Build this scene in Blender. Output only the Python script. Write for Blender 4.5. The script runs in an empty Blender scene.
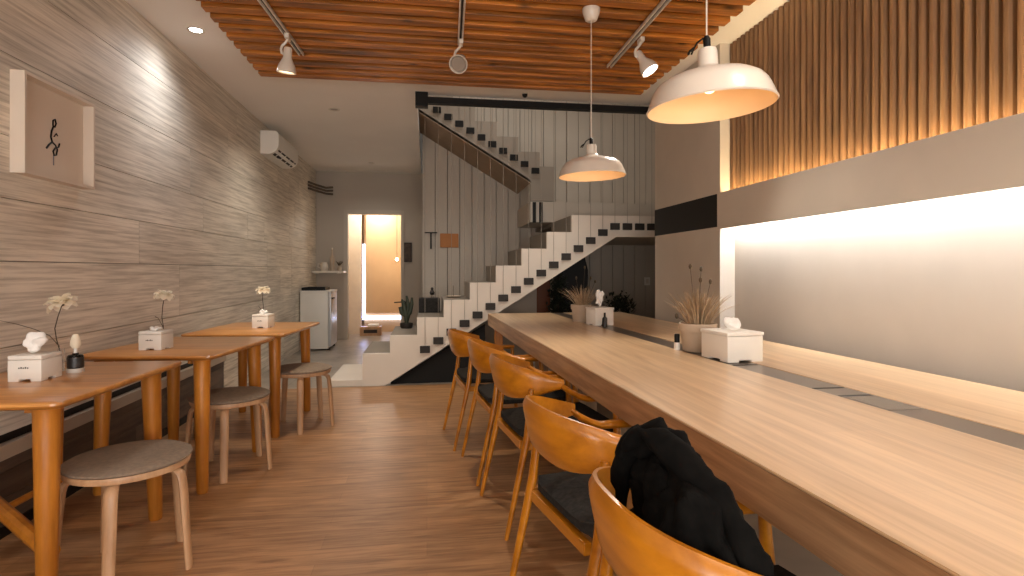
import bpy, bmesh, math, random
from mathutils import Vector, Matrix, noise
random.seed(7)
SC = bpy.context.scene
COL = SC.collection
PI = math.pi

# ------------------------------------------------------------------ camera
cam_d = bpy.data.cameras.new('camera')
cam_d.sensor_width = 36.0
cam_d.lens = 36.0 * 560.0 / 1024.0
cam_d.shift_y = -18.0 / 1024.0
cam_d.clip_start = 0.03
cam = bpy.data.objects.new('camera', cam_d)
COL.objects.link(cam)
cam.location = (0, 0, 1.2)
cam.rotation_euler = (PI / 2, 0, -math.atan(85 / 560))
SC.camera = cam

# ------------------------------------------------------------------ world, exposure
w = bpy.data.worlds.new('world')
SC.world = w
w.use_nodes = True
w.node_tree.nodes['Background'].inputs[0].default_value = (1.0, 0.86, 0.72, 1)
w.node_tree.nodes['Background'].inputs[1].default_value = 0.05
SC.view_settings.view_transform = 'Standard'
SC.view_settings.look = 'None'
SC.view_settings.gamma = 1.0
SC.view_settings.use_curve_mapping = False
SC.view_settings.exposure = 0.50
SC.cycles.use_denoising = True
SC.cycles.max_bounces = 8
SC.cycles.diffuse_bounces = 5
SC.cycles.sample_clamp_indirect = 4.0

WARM = (1.0, 0.84, 0.62)
NEUT = (1.0, 0.94, 0.84)
COOL = (0.93, 0.96, 1.0)

def light(name, kind, loc, power, color, size=0.1, rot=(0, 0, 0), spot=90, blend=0.5, size_y=None):
    d = bpy.data.lights.new(name, kind)
    d.energy = power
    d.color = color
    if kind == 'AREA':
        d.size = size
        if size_y:
            d.shape = 'RECTANGLE'
            d.size_y = size_y
    else:
        d.shadow_soft_size = size
    if kind == 'SPOT':
        d.spot_size = math.radians(spot)
        d.spot_blend = blend
    o = bpy.data.objects.new(name, d)
    COL.objects.link(o)
    o.location = loc
    o.rotation_euler = rot
    return o

def aim(o, tgt):
    o.rotation_euler = (Vector(tgt) - o.location).to_track_quat('-Z', 'Y').to_euler()
    return o

# fill lights added around the camera, and the lamps along the room
light('front_fill_light', 'AREA', (0.4, -2.5, 1.35), 165, (0.98, 0.97, 0.94), 4.4, rot=(PI / 2 + 0.3, 0, 0), size_y=2.2)  # unseen fill added to brighten slats, stair fascia and ceiling
light('front_room_fill', 'AREA', (0.3, -0.9, 2.7), 24, NEUT, 2.4, size_y=1.6)  # unseen area light added as general room fill
aim(light('aisle_fill', 'SPOT', (-0.9, 1.2, 2.86), 45, NEUT, 0.05, spot=120, blend=0.8), (-0.8, 1.8, 0))  # added out of view to light the near aisle
light('wall_spot', 'SPOT', (-1.615, 4.25, 2.865), 32, (0.93, 0.95, 1.0), 0.13, spot=150, blend=1.0)
light('wall_spot', 'SPOT', (-1.615, 1.7, 2.865), 18, (1.0, 0.95, 0.90), 0.11, spot=150, blend=1.0)  # added out of view to light the near wall
light('corridor_downlight', 'SPOT', (-0.97, 6.13, 2.865), 32, NEUT, 0.05, spot=140, blend=0.8)
light('corridor_downlight', 'SPOT', (-0.875, 9.1, 2.865), 11, NEUT, 0.05, spot=140, blend=0.8)
aim(light('track_light_beam', 'SPOT', (-0.95, 4.0, 2.5), 60, WARM, 0.03, spot=75, blend=0.7), (-0.6, 5.4, 0))
aim(light('track_light_beam', 'SPOT', (0.24, 3.8, 2.5), 45, WARM, 0.03, spot=80, blend=0.8), (0.0, 3.0, 0))
aim(light('track_light_beam', 'SPOT', (1.5, 3.7, 2.42), 60, NEUT, 0.03, spot=100, blend=0.8), (1.2, 2.2, 0.7))
light('stairwell_light', 'AREA', (0.9, 6.2, 4.85), 20, (1.0, 0.95, 0.88), 0.8)
aim(light('stair_wash', 'SPOT', (1.2, 4.3, 2.74), 55, NEUT, 0.06, spot=80, blend=0.9), (0.6, 5.95, 1.0))
aim(light('table_downlight', 'SPOT', (1.35, 0.9, 2.74), 42, NEUT, 0.06, spot=110, blend=0.9), (1.4, 1.2, 0.7))
light('back_room_light', 'POINT', (-0.9, 10.7, 2.3), 22, NEUT, 0.1)

# ------------------------------------------------------------------ materials
MATS = {}
def newmat(name):
    m = bpy.data.materials.new(name)
    m.use_nodes = True
    return m, m.node_tree, m.node_tree.nodes['Principled BSDF']

def lin(c):
    return tuple(((v / 255) / 12.92 if v / 255 <= 0.04045 else ((v / 255 + 0.055) / 1.055) ** 2.4) for v in c) + (1,)

def plain(name, c, rough=0.6, metal=0.0, emis=None, es=0.0, var=0.06, scale=6, coat=0.0, bump=0.0, spec=0.5):
    if name in MATS: return MATS[name]
    m, nt, b = newmat(name)
    N, L = nt.nodes, nt.links
    tc = N.new('ShaderNodeTexCoord')
    nz = N.new('ShaderNodeTexNoise'); nz.inputs['Scale'].default_value = scale; nz.inputs['Detail'].default_value = 4
    L.new(tc.outputs['Object'], nz.inputs['Vector'])
    cr = N.new('ShaderNodeValToRGB')
    base = lin(c)
    cr.color_ramp.elements[0].position = 0.3; cr.color_ramp.elements[1].position = 0.7
    cr.color_ramp.elements[0].color = tuple(v * (1 - var) for v in base[:3]) + (1,)
    cr.color_ramp.elements[1].color = tuple(min(1, v * (1 + var)) for v in base[:3]) + (1,)
    L.new(nz.outputs['Fac'], cr.inputs[0]); L.new(cr.outputs[0], b.inputs['Base Color'])
    b.inputs['Roughness'].default_value = rough
    b.inputs['Metallic'].default_value = metal
    b.inputs['Specular IOR Level'].default_value = spec
    b.inputs['Coat Weight'].default_value = coat
    if emis:
        b.inputs['Emission Color'].default_value = emis + (1,)
        b.inputs['Emission Strength'].default_value = es
    if bump:
        bp = N.new('ShaderNodeBump'); bp.inputs['Strength'].default_value = bump; bp.inputs['Distance'].default_value = 0.004
        L.new(nz.outputs['Fac'], bp.inputs['Height']); L.new(bp.outputs[0], b.inputs['Normal'])
    MATS[name] = m
    return m

def wood(name, dark, light_, axis='Y', scale=3.0, rough=0.4, coat=0.2, knots=0.0, island=0.0, stretch=14, bump=0.05, pos=(0.34, 0.66), mottle=0.0):
    if name in MATS: return MATS[name]
    m, nt, b = newmat(name)
    N, L = nt.nodes, nt.links
    tc = N.new('ShaderNodeTexCoord')
    mp = N.new('ShaderNodeMapping')
    s = [scale * stretch] * 3
    s['XYZ'.index(axis)] = scale
    mp.inputs['Scale'].default_value = s
    L.new(tc.outputs['Object'], mp.inputs['Vector'])
    src = mp.outputs[0]
    geo = None
    if island:
        geo = N.new('ShaderNodeNewGeometry')
        ad = N.new('ShaderNodeVectorMath'); ad.operation = 'MULTIPLY_ADD'
        cb = N.new('ShaderNodeCombineXYZ')
        for k in range(3): L.new(geo.outputs['Random Per Island'], cb.inputs[k])
        L.new(cb.outputs[0], ad.inputs[0]); ad.inputs[1].default_value = (37, 53, 71); L.new(src, ad.inputs[2])
        src = ad.outputs[0]
    nz = N.new('ShaderNodeTexNoise'); nz.inputs['Scale'].default_value = 1.0; nz.inputs['Detail'].default_value = 8
    nz.inputs['Roughness'].default_value = 0.62; nz.inputs['Distortion'].default_value = 0.15
    L.new(src, nz.inputs['Vector'])
    cr = N.new('ShaderNodeValToRGB')
    cr.color_ramp.elements[0].position = pos[0]; cr.color_ramp.elements[1].position = pos[1]
    cr.color_ramp.elements[0].color = lin(dark); cr.color_ramp.elements[1].color = lin(light_)
    L.new(nz.outputs['Fac'], cr.inputs[0])
    out = cr.outputs[0]
    if island:
        mx = N.new('ShaderNodeMix'); mx.data_type = 'RGBA'; mx.blend_type = 'MULTIPLY'; mx.inputs['Factor'].default_value = 1.0
        mr = N.new('ShaderNodeMapRange'); mr.inputs['To Min'].default_value = 1 - island; mr.inputs['To Max'].default_value = 1 + island * 0.4
        L.new(geo.outputs['Random Per Island'], mr.inputs['Value'])
        L.new(out, mx.inputs['A']); L.new(mr.outputs[0], mx.inputs['B']); out = mx.outputs['Result']
    if mottle:
        nz3 = N.new('ShaderNodeTexNoise'); nz3.inputs['Scale'].default_value = 1.0; nz3.inputs['Detail'].default_value = 5
        mp3 = N.new('ShaderNodeMapping'); s3 = [5.0] * 3; s3['XYZ'.index(axis)] = 1.3
        mp3.inputs['Scale'].default_value = s3
        L.new(tc.outputs['Object'], mp3.inputs['Vector']); L.new(mp3.outputs[0], nz3.inputs['Vector'])
        mr3 = N.new('ShaderNodeMapRange'); mr3.inputs['From Min'].default_value = .35; mr3.inputs['From Max'].default_value = .65
        mr3.inputs['To Min'].default_value = 1 - mottle; mr3.inputs['To Max'].default_value = 1.0
        L.new(nz3.outputs['Fac'], mr3.inputs['Value'])
        mx3 = N.new('ShaderNodeMix'); mx3.data_type = 'RGBA'; mx3.blend_type = 'MULTIPLY'; mx3.inputs['Factor'].default_value = 1.0
        L.new(out, mx3.inputs['A']); L.new(mr3.outputs[0], mx3.inputs['B']); out = mx3.outputs['Result']
    if knots:
        vo = N.new('ShaderNodeTexVoronoi'); vo.inputs['Scale'].default_value = 1.0
        mp2 = N.new('ShaderNodeMapping')
        s2 = [9.0] * 3; s2['XYZ'.index(axis)] = 3.2
        mp2.inputs['Scale'].default_value = s2
        L.new(tc.outputs['Object'], mp2.inputs['Vector']); L.new(mp2.outputs[0], vo.inputs['Vector'])
        cr2 = N.new('ShaderNodeValToRGB'); cr2.color_ramp.elements[0].position = 0.05; cr2.color_ramp.elements[1].position = 0.2
        cr2.color_ramp.elements[0].color = (1 - knots,) * 3 + (1,); cr2.color_ramp.elements[1].color = (1, 1, 1, 1)
        L.new(vo.outputs['Distance'], cr2.inputs[0])
        mx2 = N.new('ShaderNodeMix'); mx2.data_type = 'RGBA'; mx2.blend_type = 'MULTIPLY'; mx2.inputs['Factor'].default_value = 1.0
        L.new(out, mx2.inputs['A']); L.new(cr2.outputs[0], mx2.inputs['B']); out = mx2.outputs['Result']
    L.new(out, b.inputs['Base Color'])
    b.inputs['Roughness'].default_value = rough
    b.inputs['Coat Weight'].default_value = coat
    b.inputs['Coat Roughness'].default_value = 0.25
    if bump:
        bp = N.new('ShaderNodeBump'); bp.inputs['Strength'].default_value = bump; bp.inputs['Distance'].default_value = 0.003
        L.new(nz.outputs['Fac'], bp.inputs['Height']); L.new(bp.outputs[0], b.inputs['Normal'])
    MATS[name] = m
    return m

def brick_wood(name, c_dark, c_light, plank_len, plank_w, along='X', rough=0.4, coat=0.15, mortar=0.002, grain=(2.0, 26.0), tint=0.25, mort=0.45):
    if name in MATS: return MATS[name]
    m, nt, b = newmat(name)
    N, L = nt.nodes, nt.links
    tc = N.new('ShaderNodeTexCoord')
    mp = N.new('ShaderNodeMapping')
    if along == 'Y': mp.inputs['Rotation'].default_value = (0, 0, PI / 2)
    L.new(tc.outputs['Object'], mp.inputs['Vector'])
    br = N.new('ShaderNodeTexBrick')
    br.offset = 0.37; br.inputs['Scale'].default_value = 1.0
    br.inputs['Brick Width'].default_value = plank_len; br.inputs['Row Height'].default_value = plank_w
    br.inputs['Mortar Size'].default_value = mortar
    br.inputs['Color1'].default_value = (1 - tint,) * 3 + (1,); br.inputs['Color2'].default_value = (1, 1, 1, 1)
    br.inputs['Mortar'].default_value = (mort,) * 3 + (1,)
    L.new(mp.outputs[0], br.inputs['Vector'])
    mp2 = N.new('ShaderNodeMapping'); mp2.inputs['Scale'].default_value = (grain[0], grain[1], 6)
    L.new(mp.outputs[0], mp2.inputs['Vector'])
    nz = N.new('ShaderNodeTexNoise'); nz.inputs['Scale'].default_value = 1; nz.inputs['Detail'].default_value = 8; nz.inputs['Roughness'].default_value = 0.6
    nz.inputs['Distortion'].default_value = 0.8
    L.new(mp2.outputs[0], nz.inputs['Vector'])
    cr = N.new('ShaderNodeValToRGB'); cr.color_ramp.elements[0].position = 0.33; cr.color_ramp.elements[1].position = 0.62
    cr.color_ramp.elements[0].color = lin(c_dark); cr.color_ramp.elements[1].color = lin(c_light)
    L.new(nz.outputs['Fac'], cr.inputs[0])
    mx = N.new('ShaderNodeMix'); mx.data_type = 'RGBA'; mx.blend_type = 'MULTIPLY'; mx.inputs['Factor'].default_value = 1.0
    L.new(cr.outputs[0], mx.inputs['A']); L.new(br.outputs['Color'], mx.inputs['B'])
    L.new(mx.outputs['Result'], b.inputs['Base Color'])
    b.inputs['Roughness'].default_value = rough; b.inputs['Coat Weight'].default_value = coat; b.inputs['Coat Roughness'].default_value = 0.3
    MATS[name] = m
    return m

def emit(name, c, s):
    if name in MATS: return MATS[name]
    m, nt, b = newmat(name)
    b.inputs['Base Color'].default_value = c + (1,)
    b.inputs['Emission Color'].default_value = c + (1,)
    b.inputs['Emission Strength'].default_value = s
    MATS[name] = m
    return m

def glass(name, c=(1, 1, 1), rough=0.02):
    if name in MATS: return MATS[name]
    m, nt, b = newmat(name)
    b.inputs['Base Color'].default_value = c + (1,)
    b.inputs['Transmission Weight'].default_value = 0.95
    b.inputs['Roughness'].default_value = rough
    b.inputs['IOR'].default_value = 1.45
    MATS[name] = m
    return m

M_TILE = wood('travertine_tile', (164, 150, 132), (244, 234, 218), 'Y', 1.8, 0.55, 0.0, island=0.10, stretch=32, bump=0.15, pos=(0.22, 0.58), mottle=0.22)
M_DADO = wood('dado_plank', (66, 52, 42), (112, 94, 80), 'Y', 1.6, 0.5, 0.0, island=0.3, stretch=10)
M_FLOOR = brick_wood('floor_wood', (136, 94, 58), (184, 138, 94), 1.22, 0.125, 'X', 0.42, 0.12, 0.0015, (3.0, 34), 0.22, 0.7)
M_FLOORTILE = brick_wood('floor_tile', (128, 118, 106), (160, 150, 138), 0.6, 0.6, 'X', 0.35, 0.1, 0.004, (3, 3), 0.06, 0.7)
M_CEIL = plain('ceiling_paint', (238, 233, 226), 0.85, var=0.02, scale=2)
M_WALL = plain('wall_paint', (196, 184, 170), 0.8, var=0.03, scale=1.5)
M_WALLB = plain('corridor_paint', (184, 174, 162), 0.8, var=0.03, scale=1.5)
M_PLASTER = plain('grey_plaster', (194, 184, 170), 0.75, var=0.05, scale=2.5)
M_SLAT = wood('cedar_slat', (104, 62, 18), (214, 132, 44), 'X', 1.6, 0.5, 0.1, knots=0.75, island=0.22, stretch=12)
M_BATTEN = wood('walnut_batten', (114, 84, 56), (156, 120, 84), 'Z', 1.5, 0.6, 0.0, stretch=14)
M_TOP = brick_wood('table_top_wood', (192, 156, 116), (220, 186, 146), 1.1, 0.16, 'Y', 0.30, 0.35, 0.0006, (1.3, 26), 0.14, 0.85)
M_EDGE = wood('table_edge_wood', (140, 102, 70), (190, 148, 108), 'Y', 1.6, 0.4, 0.2, stretch=22)
M_CHAIR = wood('amber_chair_wood', (158, 94, 10), (202, 130, 26), 'Y', 2.0, 0.3, 0.4, stretch=6)
M_LTAB = wood('honey_table_wood', (170, 108, 44), (212, 148, 74), 'X', 2.0, 0.28, 0.4, stretch=9)
M_LLEG = wood('honey_leg_wood', (156, 94, 26), (196, 126, 44), 'Z', 2.0, 0.35, 0.3, stretch=9)
M_BIRCH = wood('pale_birch', (168, 128, 92), (200, 160, 122), 'Z', 2.5, 0.45, 0.1, stretch=9)
M_PALE = wood('pale_panel_wood', (130, 104, 80), (166, 138, 110), 'Z', 2.0, 0.6, 0.0, stretch=9)
M_CUSH = plain('grey_seat_fabric', (128, 112, 96), 0.95, var=0.15, scale=60, bump=0.3)
M_CHAR = plain('charcoal_fabric', (44, 42, 40), 0.95, var=0.3, scale=70, bump=0.3, spec=0.1)
M_COAT = plain('black_jersey', (13, 12, 11), 0.95, var=0.35, scale=40, bump=0.4, spec=0.08)
M_BLACK = plain('black_steel', (12, 10, 9), 0.5, var=0.1, spec=0.3)
M_BLOCK = plain('dark_tube_end', (34, 28, 24), 0.6, var=0.15, scale=30)
M_TREAD = plain('tread_grey', (124, 114, 102), 0.7, var=0.05, scale=3)
M_STAIR_SHADED = plain('stair_white_shaded', (150, 140, 128), 0.6, var=0.03, scale=3)  # stair white darkened to carry the upper flight's shade
M_STAIR = plain('stair_white', (214, 204, 192), 0.55, var=0.03, scale=3)
M_PANEL = plain('panel_white', (190, 180, 167), 0.6, var=0.04, scale=2)
M_ROD = plain('steel_cable', (150, 140, 128), 0.5, 0.2)
M_WHITE = plain('white_enamel', (220, 210, 196), 0.3, var=0.02, coat=0.3)
M_PLASTIC = plain('white_plastic', (236, 232, 224), 0.4, var=0.02)
M_PAPER = plain('tissue_paper', (244, 242, 238), 0.85, var=0.03, scale=20)
M_SHADEIN = plain('cream_shade_lining', (232, 200, 158), 0.45, var=0.02)
M_STRIP = plain('grey_metal_strip', (108, 96, 86), 0.3, 0.55, var=0.06, scale=4)
M_PLANTSTEM = plain('dark_stem', (76, 62, 44), 0.7)
M_DRY = plain('dried_grass', (176, 152, 122), 0.9, var=0.25, scale=40)
M_LEAF = plain('dark_leaf', (40, 48, 34), 0.6, var=0.3, scale=20)
M_PETAL = plain('cream_petal', (255, 246, 228), 0.6, var=0.05, scale=30)
_nt = M_PETAL.node_tree
_tr = _nt.nodes.new('ShaderNodeBsdfTranslucent'); _tr.inputs[0].default_value = (1.0, 0.93, 0.80, 1)
_mx = _nt.nodes.new('ShaderNodeMixShader'); _mx.inputs[0].default_value = 0.4
_nt.links.new(_nt.nodes['Principled BSDF'].outputs[0], _mx.inputs[1]); _nt.links.new(_tr.outputs[0], _mx.inputs[2])
_nt.links.new(_mx.outputs[0], _nt.nodes['Material Output'].inputs[0])
M_GLASS = glass('clear_glass')
M_DARKGLASS = glass('dark_glass', (0.12, 0.10, 0.09))
M_AMBER = plain('bottle_dark_label', (36, 32, 30), 0.4)
M_STONE = plain('beige_ceramic', (186, 168, 148), 0.8, var=0.06, scale=12)
M_KRAFT = plain('kraft_board', (184, 122, 70), 0.7, var=0.05)
M_LEDW = emit('led_cool', (0.92, 0.95, 1.0), 32.0)
M_LEDY = emit('led_warm', (1.0, 0.76, 0.42), 34.0)
M_LEDB = emit('led_blueish', (0.66, 0.74, 1.0), 3.0)
M_LENS = emit('lamp_lens', (1.0, 0.95, 0.9), 14.0)
M_LENSW = emit('lamp_lens_warm', (1.0, 0.8, 0.5), 1.6)
M_FIL = emit('bulb_glow', (1.0, 0.78, 0.5), 0.7)

# ------------------------------------------------------------------ mesh helpers
def box(bm, x0, x1, y0, y1, z0, z1, bev=0.0):
    g = bmesh.ops.create_cube(bm, size=1.0)
    for v in g['verts']:
        v.co = Vector(((x0 + x1) / 2 + v.co.x * (x1 - x0), (y0 + y1) / 2 + v.co.y * (y1 - y0), (z0 + z1) / 2 + v.co.z * (z1 - z0)))
    if bev:
        es = list({e for v in g['verts'] for e in v.link_edges})
        bmesh.ops.bevel(bm, geom=es, offset=bev, segments=2, affect='EDGES', profile=0.6)
    return bm

def frame_of(d):
    d = d.normalized()
    up = Vector((0, 0, 1)) if abs(d.z) < 0.95 else Vector((1, 0, 0))
    a = d.cross(up).normalized()
    return a, a.cross(d).normalized()

def sweep(bm, pts, radii, seg=10, flat=1.0, caps=True, upv=None):
    """tube through pts; radii is a number or a list; flat scales the second axis"""
    pts = [Vector(p) for p in pts]
    n = len(pts)
    if not isinstance(radii, (list, tuple)): radii = [radii] * n
    rings = []
    a0 = None
    for i, p in enumerate(pts):
        d = (pts[min(i + 1, n - 1)] - pts[max(i - 1, 0)])
        if d.length < 1e-9: d = Vector((0, 0, 1))
        d.normalize()
        if a0 is None:
            if upv is not None:
                a = d.cross(Vector(upv)).normalized()
            else:
                a, _ = frame_of(d)
        else:
            a = (a0 - d * a0.dot(d)).normalized()
        b = a.cross(d).normalized()
        a0 = a
        r = radii[i]
        rings.append([bm.verts.new(p + a * math.cos(2 * PI * k / seg) * r + b * math.sin(2 * PI * k / seg) * r * flat) for k in range(seg)])
    for i in range(n - 1):
        for k in range(seg):
            bm.faces.new((rings[i][k], rings[i][(k + 1) % seg], rings[i + 1][(k + 1) % seg], rings[i + 1][k]))
    if caps:
        bm.faces.new(rings[0][::-1]); bm.faces.new(rings[-1])
    return bm

def lathe(bm, prof, seg=40, c=(0, 0, 0), close=False):
    c = Vector(c)
    rings = []
    for r, z in prof:
        if r < 1e-6:
            rings.append([bm.verts.new(c + Vector((0, 0, z)))])
        else:
            rings.append([bm.verts.new(c + Vector((r * math.cos(2 * PI * k / seg), r * math.sin(2 * PI * k / seg), z))) for k in range(seg)])
    for i in range(len(rings) - 1):
        A, B = rings[i], rings[i + 1]
        for k in range(seg):
            k2 = (k + 1) % seg
            if len(A) == 1 and len(B) == 1: continue
            if len(A) == 1: bm.faces.new((A[0], B[k2], B[k]))
            elif len(B) == 1: bm.faces.new((A[k], A[k2], B[0]))
            else: bm.faces.new((A[k], A[k2], B[k2], B[k]))
    return bm

def prism_y(bm, poly, y0, y1):
    """polygon in XZ extruded along Y"""
    a = [bm.verts.new((x, y0, z)) for x, z in poly]
    b = [bm.verts.new((x, y1, z)) for x, z in poly]
    n = len(poly)
    bm.faces.new(a); bm.faces.new(b[::-1])
    for i in range(n):
        bm.faces.new((a[i], b[i], b[(i + 1) % n], a[(i + 1) % n]))
    return bm

def prism_z(bm, poly, z0, z1, bev=0):
    a = [bm.verts.new((x, y, z0)) for x, y in poly]
    b = [bm.verts.new((x, y, z1)) for x, y in poly]
    n = len(poly)
    bm.faces.new(a[::-1]); bm.faces.new(b)
    for i in range(n):
        bm.faces.new((a[i], a[(i + 1) % n], b[(i + 1) % n], b[i]))
    if bev:
        es = [e for e in bm.edges if e.verts[0] in a + b and e.verts[1] in a + b and abs(e.verts[0].co.z - e.verts[1].co.z) < 1e-6]
        bmesh.ops.bevel(bm, geom=es, offset=bev, segments=3, affect='EDGES')
    return bm

def rot_bm(bm, m):
    bmesh.ops.transform(bm, matrix=m, verts=bm.verts)
    return bm

def obj(name, bm, mat, parent=None, smooth=False, loc=None, rot=None):
    bmesh.ops.recalc_face_normals(bm, faces=bm.faces)
    me = bpy.data.meshes.new(name)
    bm.to_mesh(me); bm.free()
    me.materials.append(mat)
    if smooth:
        for p in me.polygons: p.use_smooth = True
        try: me.set_sharp_from_angle(angle=math.radians(42))
        except Exception: pass
    o = bpy.data.objects.new(name, me)
    COL.objects.link(o)
    if parent: o.parent = parent
    if loc: o.location = loc
    if rot: o.rotation_euler = rot
    return o

def BM(): return bmesh.new()
def struct(name, bm, mat, label=None):
    o = obj(name, bm, mat); o['kind'] = 'structure'
    if label: o['label'] = label
    return o
def tag(o, label, cat, group=None):
    o['label'] = label; o['category'] = cat
    if group: o['group'] = group
    return o
def thing(name, label, cat, loc=(0, 0, 0), rz=0, group=None):
    o = bpy.data.objects.new(name, None); COL.objects.link(o)
    o.location = loc; o.rotation_euler = (0, 0, rz); o.empty_display_size = 0.1
    return tag(o, label, cat, group)
def copy_tree(o, parent=None):
    c = o.copy(); COL.objects.link(c)
    if parent: c.parent = parent
    for ch in [q for q in bpy.data.objects if q.parent == o]:
        copy_tree(ch, c)
    return c

# ------------------------------------------------------------------ the room shell
CZ = 2.90
struct('floor', box(BM(), -2.1, 1.24, -2.6, 5.93, -0.08, 0), M_FLOOR)
struct('floor_under_table', box(BM(), 1.24, 3.6, -2.6, 5.93, -0.08, 0), plain('pale_floor_screed', (204, 190, 170), 0.5, var=0.12, scale=3))
struct('floor_corridor', box(BM(), -2.1, 3.6, 5.93, 12.2, -0.08, 0), M_FLOORTILE)
bm = BM()                                           # ceiling with an opening over the stairs
box(bm, -2.1, 3.6, -2.6, 5.50, CZ, CZ + 0.12)
box(bm, -2.1, -0.10, 5.50, 10.1, CZ, CZ + 0.12)
struct('ceiling', bm, M_CEIL)
struct('ceiling_back_room', box(BM(), -2.1, 0.6, 10.1, 12.2, 2.7, 2.8), M_CEIL)
bm = BM(); box(bm, -0.2, 3.6, 5.4, 8.2, 5.0, 5.1); struct('ceiling_stairwell', bm, M_CEIL)
bm = BM(); box(bm, -0.2, -0.12, 5.5, 8.2, CZ + .12, 5.0); struct('wall_stairwell_left', bm, M_WALL)
bm = BM(); box(bm, -0.2, 3.6, 5.42, 5.5, CZ + .12, 5.0); struct('wall_stairwell_front', bm, M_WALL)

# left wall: long stone-look tiles above a dark gap, dark planks below
bm = BM()
rows = [0.46, 0.85, 1.24, 1.525, 1.81, 2.18, 2.55, 2.90]
for i in range(len(rows) - 1):
    y = -2.6 - random.random()
    while y < 10.0:
        L_ = random.choice([2.4, 3.0]) if y < 5 else random.choice([0.6, 1.2])
        y1 = min(y + L_, 10.0)
        box(bm, -1.96, -1.88 - random.random() * 0.0015, max(y, -2.6) + 0.002, y1 - 0.002, rows[i] + 0.002, rows[i + 1] - 0.002)
        y = y1
for k in range(4):                                   # back part of the wall runs to the floor
    for j in range(4):
        box(bm, -1.96, -1.88, 5.6 + j * 1.1 + .002, min(5.6 + (j + 1) * 1.1, 10) - .002, k * .115 + .002, (k + 1) * .115 - .002)
struct('wall_left', bm, M_TILE)
struct('wall_left_core', box(BM(), -2.1, -1.955, -2.6, 12.2, 0, CZ), plain('dark_backing', (60, 52, 46), 0.9))
bm = BM()
for k in range(3):
    y = -2.6
    while y < 5.6:
        y1 = min(y + random.choice([0.9, 1.3]), 5.6)
        box(bm, -1.955, -1.885, y + .001, y1 - .001, 0.05 + k * 0.12 + .001, 0.05 + (k + 1) * 0.12 - .001)
        y = y1
struct('wall_left_lower', bm, M_DADO)
struct('trim_1', box(BM(), -1.955, -1.862, -2.6, 5.6, 0.352, 0.418, 0.003), plain('lit_dado_edge', (178, 160, 140), 0.4))  # pale colour stands for the lit top face of the dado
struct('trim_5', box(BM(), -1.957, -1.90, -2.6, 5.6, 0.418, 0.462), M_BLACK)
struct('baseboard_left', box(BM(), -1.955, -1.875, -2.6, 5.6, 0.0, 0.05), M_BLACK)

struct('wall_front', box(BM(), -2.1, 3.6, -2.7, -2.6, 0, CZ), M_WALL)

# right wall: recess with light channel, plaster pier, hidden return
struct('wall_right', box(BM(), 2.29, 2.45, -2.6, 3.915, 0, CZ), M_PLASTER)
bm = BM(); box(bm, 2.17, 2.45, 3.915, 5.12, 0, CZ); struct('wall_right_pier', bm, M_PLASTER)
bm = BM(); box(bm, 2.45, 3.6, 5.0, 5.12, 0, CZ); struct('wall_right_return', bm, M_PLASTER)
struct('wall_stair_right', box(BM(), 3.42, 3.6, 5.12, 8.2, 0, 5.0), M_WALL)
bm = BM(); box(bm, 2.166, 2.18, 3.955, 5.122, 1.526, 1.775)
tag(obj('wall_band', bm, M_BLACK), 'black steel band across the plaster pier, in line with the stair landing', 'wall panel')

# light channel (fascia) on the recess wall
fc = thing('light_cove', 'long horizontal plaster light cove on the right wall, glowing above and below', 'light cove', (2.22, 0.7, 1.51))
bm = BM(); box(bm, -.05, -.03, -3.3, 3.214, 0, 0.27); obj('fascia', bm, M_PLASTER, fc)
bm = BM(); box(bm, -.03, .07, -3.3, 3.214, 0.10, 0.17); obj('spine', bm, M_PLASTER, fc)
bm = BM(); box(bm, -.028, .03, -3.25, 3.20, 0.088, 0.10); obj('lower_led_strip', bm, M_LEDW, fc)['label'] = 'cool white strip light shining down'
bm = BM(); box(bm, -.028, .02, -3.25, 3.20, 0.17, 0.182); obj('upper_led_strip', bm, M_LEDY, fc)['label'] = 'warm strip light shining up'

# fluted timber panel
bm = BM()
pitch = 0.055
prof = []
y = -2.6
while y < 3.92:
    for t, d in ((0.0, 0.0), (0.20, 0.0), (0.27, 0.020), (0.40, 0.030), (0.60, 0.034), (0.80, 0.030), (0.93, 0.020), (0.999, 0.0)):
        prof.append((2.282 - d, min(y + t * pitch, 3.912)))
    y += pitch
lo = [bm.verts.new((x, yy, 1.70)) for x, yy in prof]
hi = [bm.verts.new((x, yy, CZ - 0.002)) for x, yy in prof]
for i in range(len(prof) - 1):
    bm.faces.new((lo[i], lo[i + 1], hi[i + 1], hi[i]))
c0 = [bm.verts.new((2.292, -2.6, 1.70)), bm.verts.new((2.292, 3.912, 1.70)), bm.verts.new((2.292, 3.912, CZ - .002)), bm.verts.new((2.292, -2.6, CZ - .002))]
bm.faces.new(c0)
bm.faces.new((lo[0], hi[0], c0[3], c0[0])); bm.faces.new((lo[-1], c0[1], c0[2], hi[-1]))
tag(obj('fluted_wall_panel', bm, M_BATTEN), 'brown fluted timber panel above the light cove on the right wall', 'wall panel')

# back wall of corridor with doorway
bm = BM()
box(bm, -2.1, -1.36, 10, 10.12, 0, CZ); box(bm, -0.44, 0.6, 10, 10.12, 0, CZ); box(bm, -1.36, -0.44, 10, 10.12, 2.18, CZ)
struct('wall_back', bm, M_WALLB)
bm = BM()
box(bm, -1.42, -1.35, 9.97, 10.13, 0, 2.24); box(bm, -0.45, -0.40, 9.97, 10.13, 0, 2.24); box(bm, -1.349, -0.451, 9.97, 10.13, 2.17, 2.24)
struct('trim_2', bm, M_PANEL)
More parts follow.
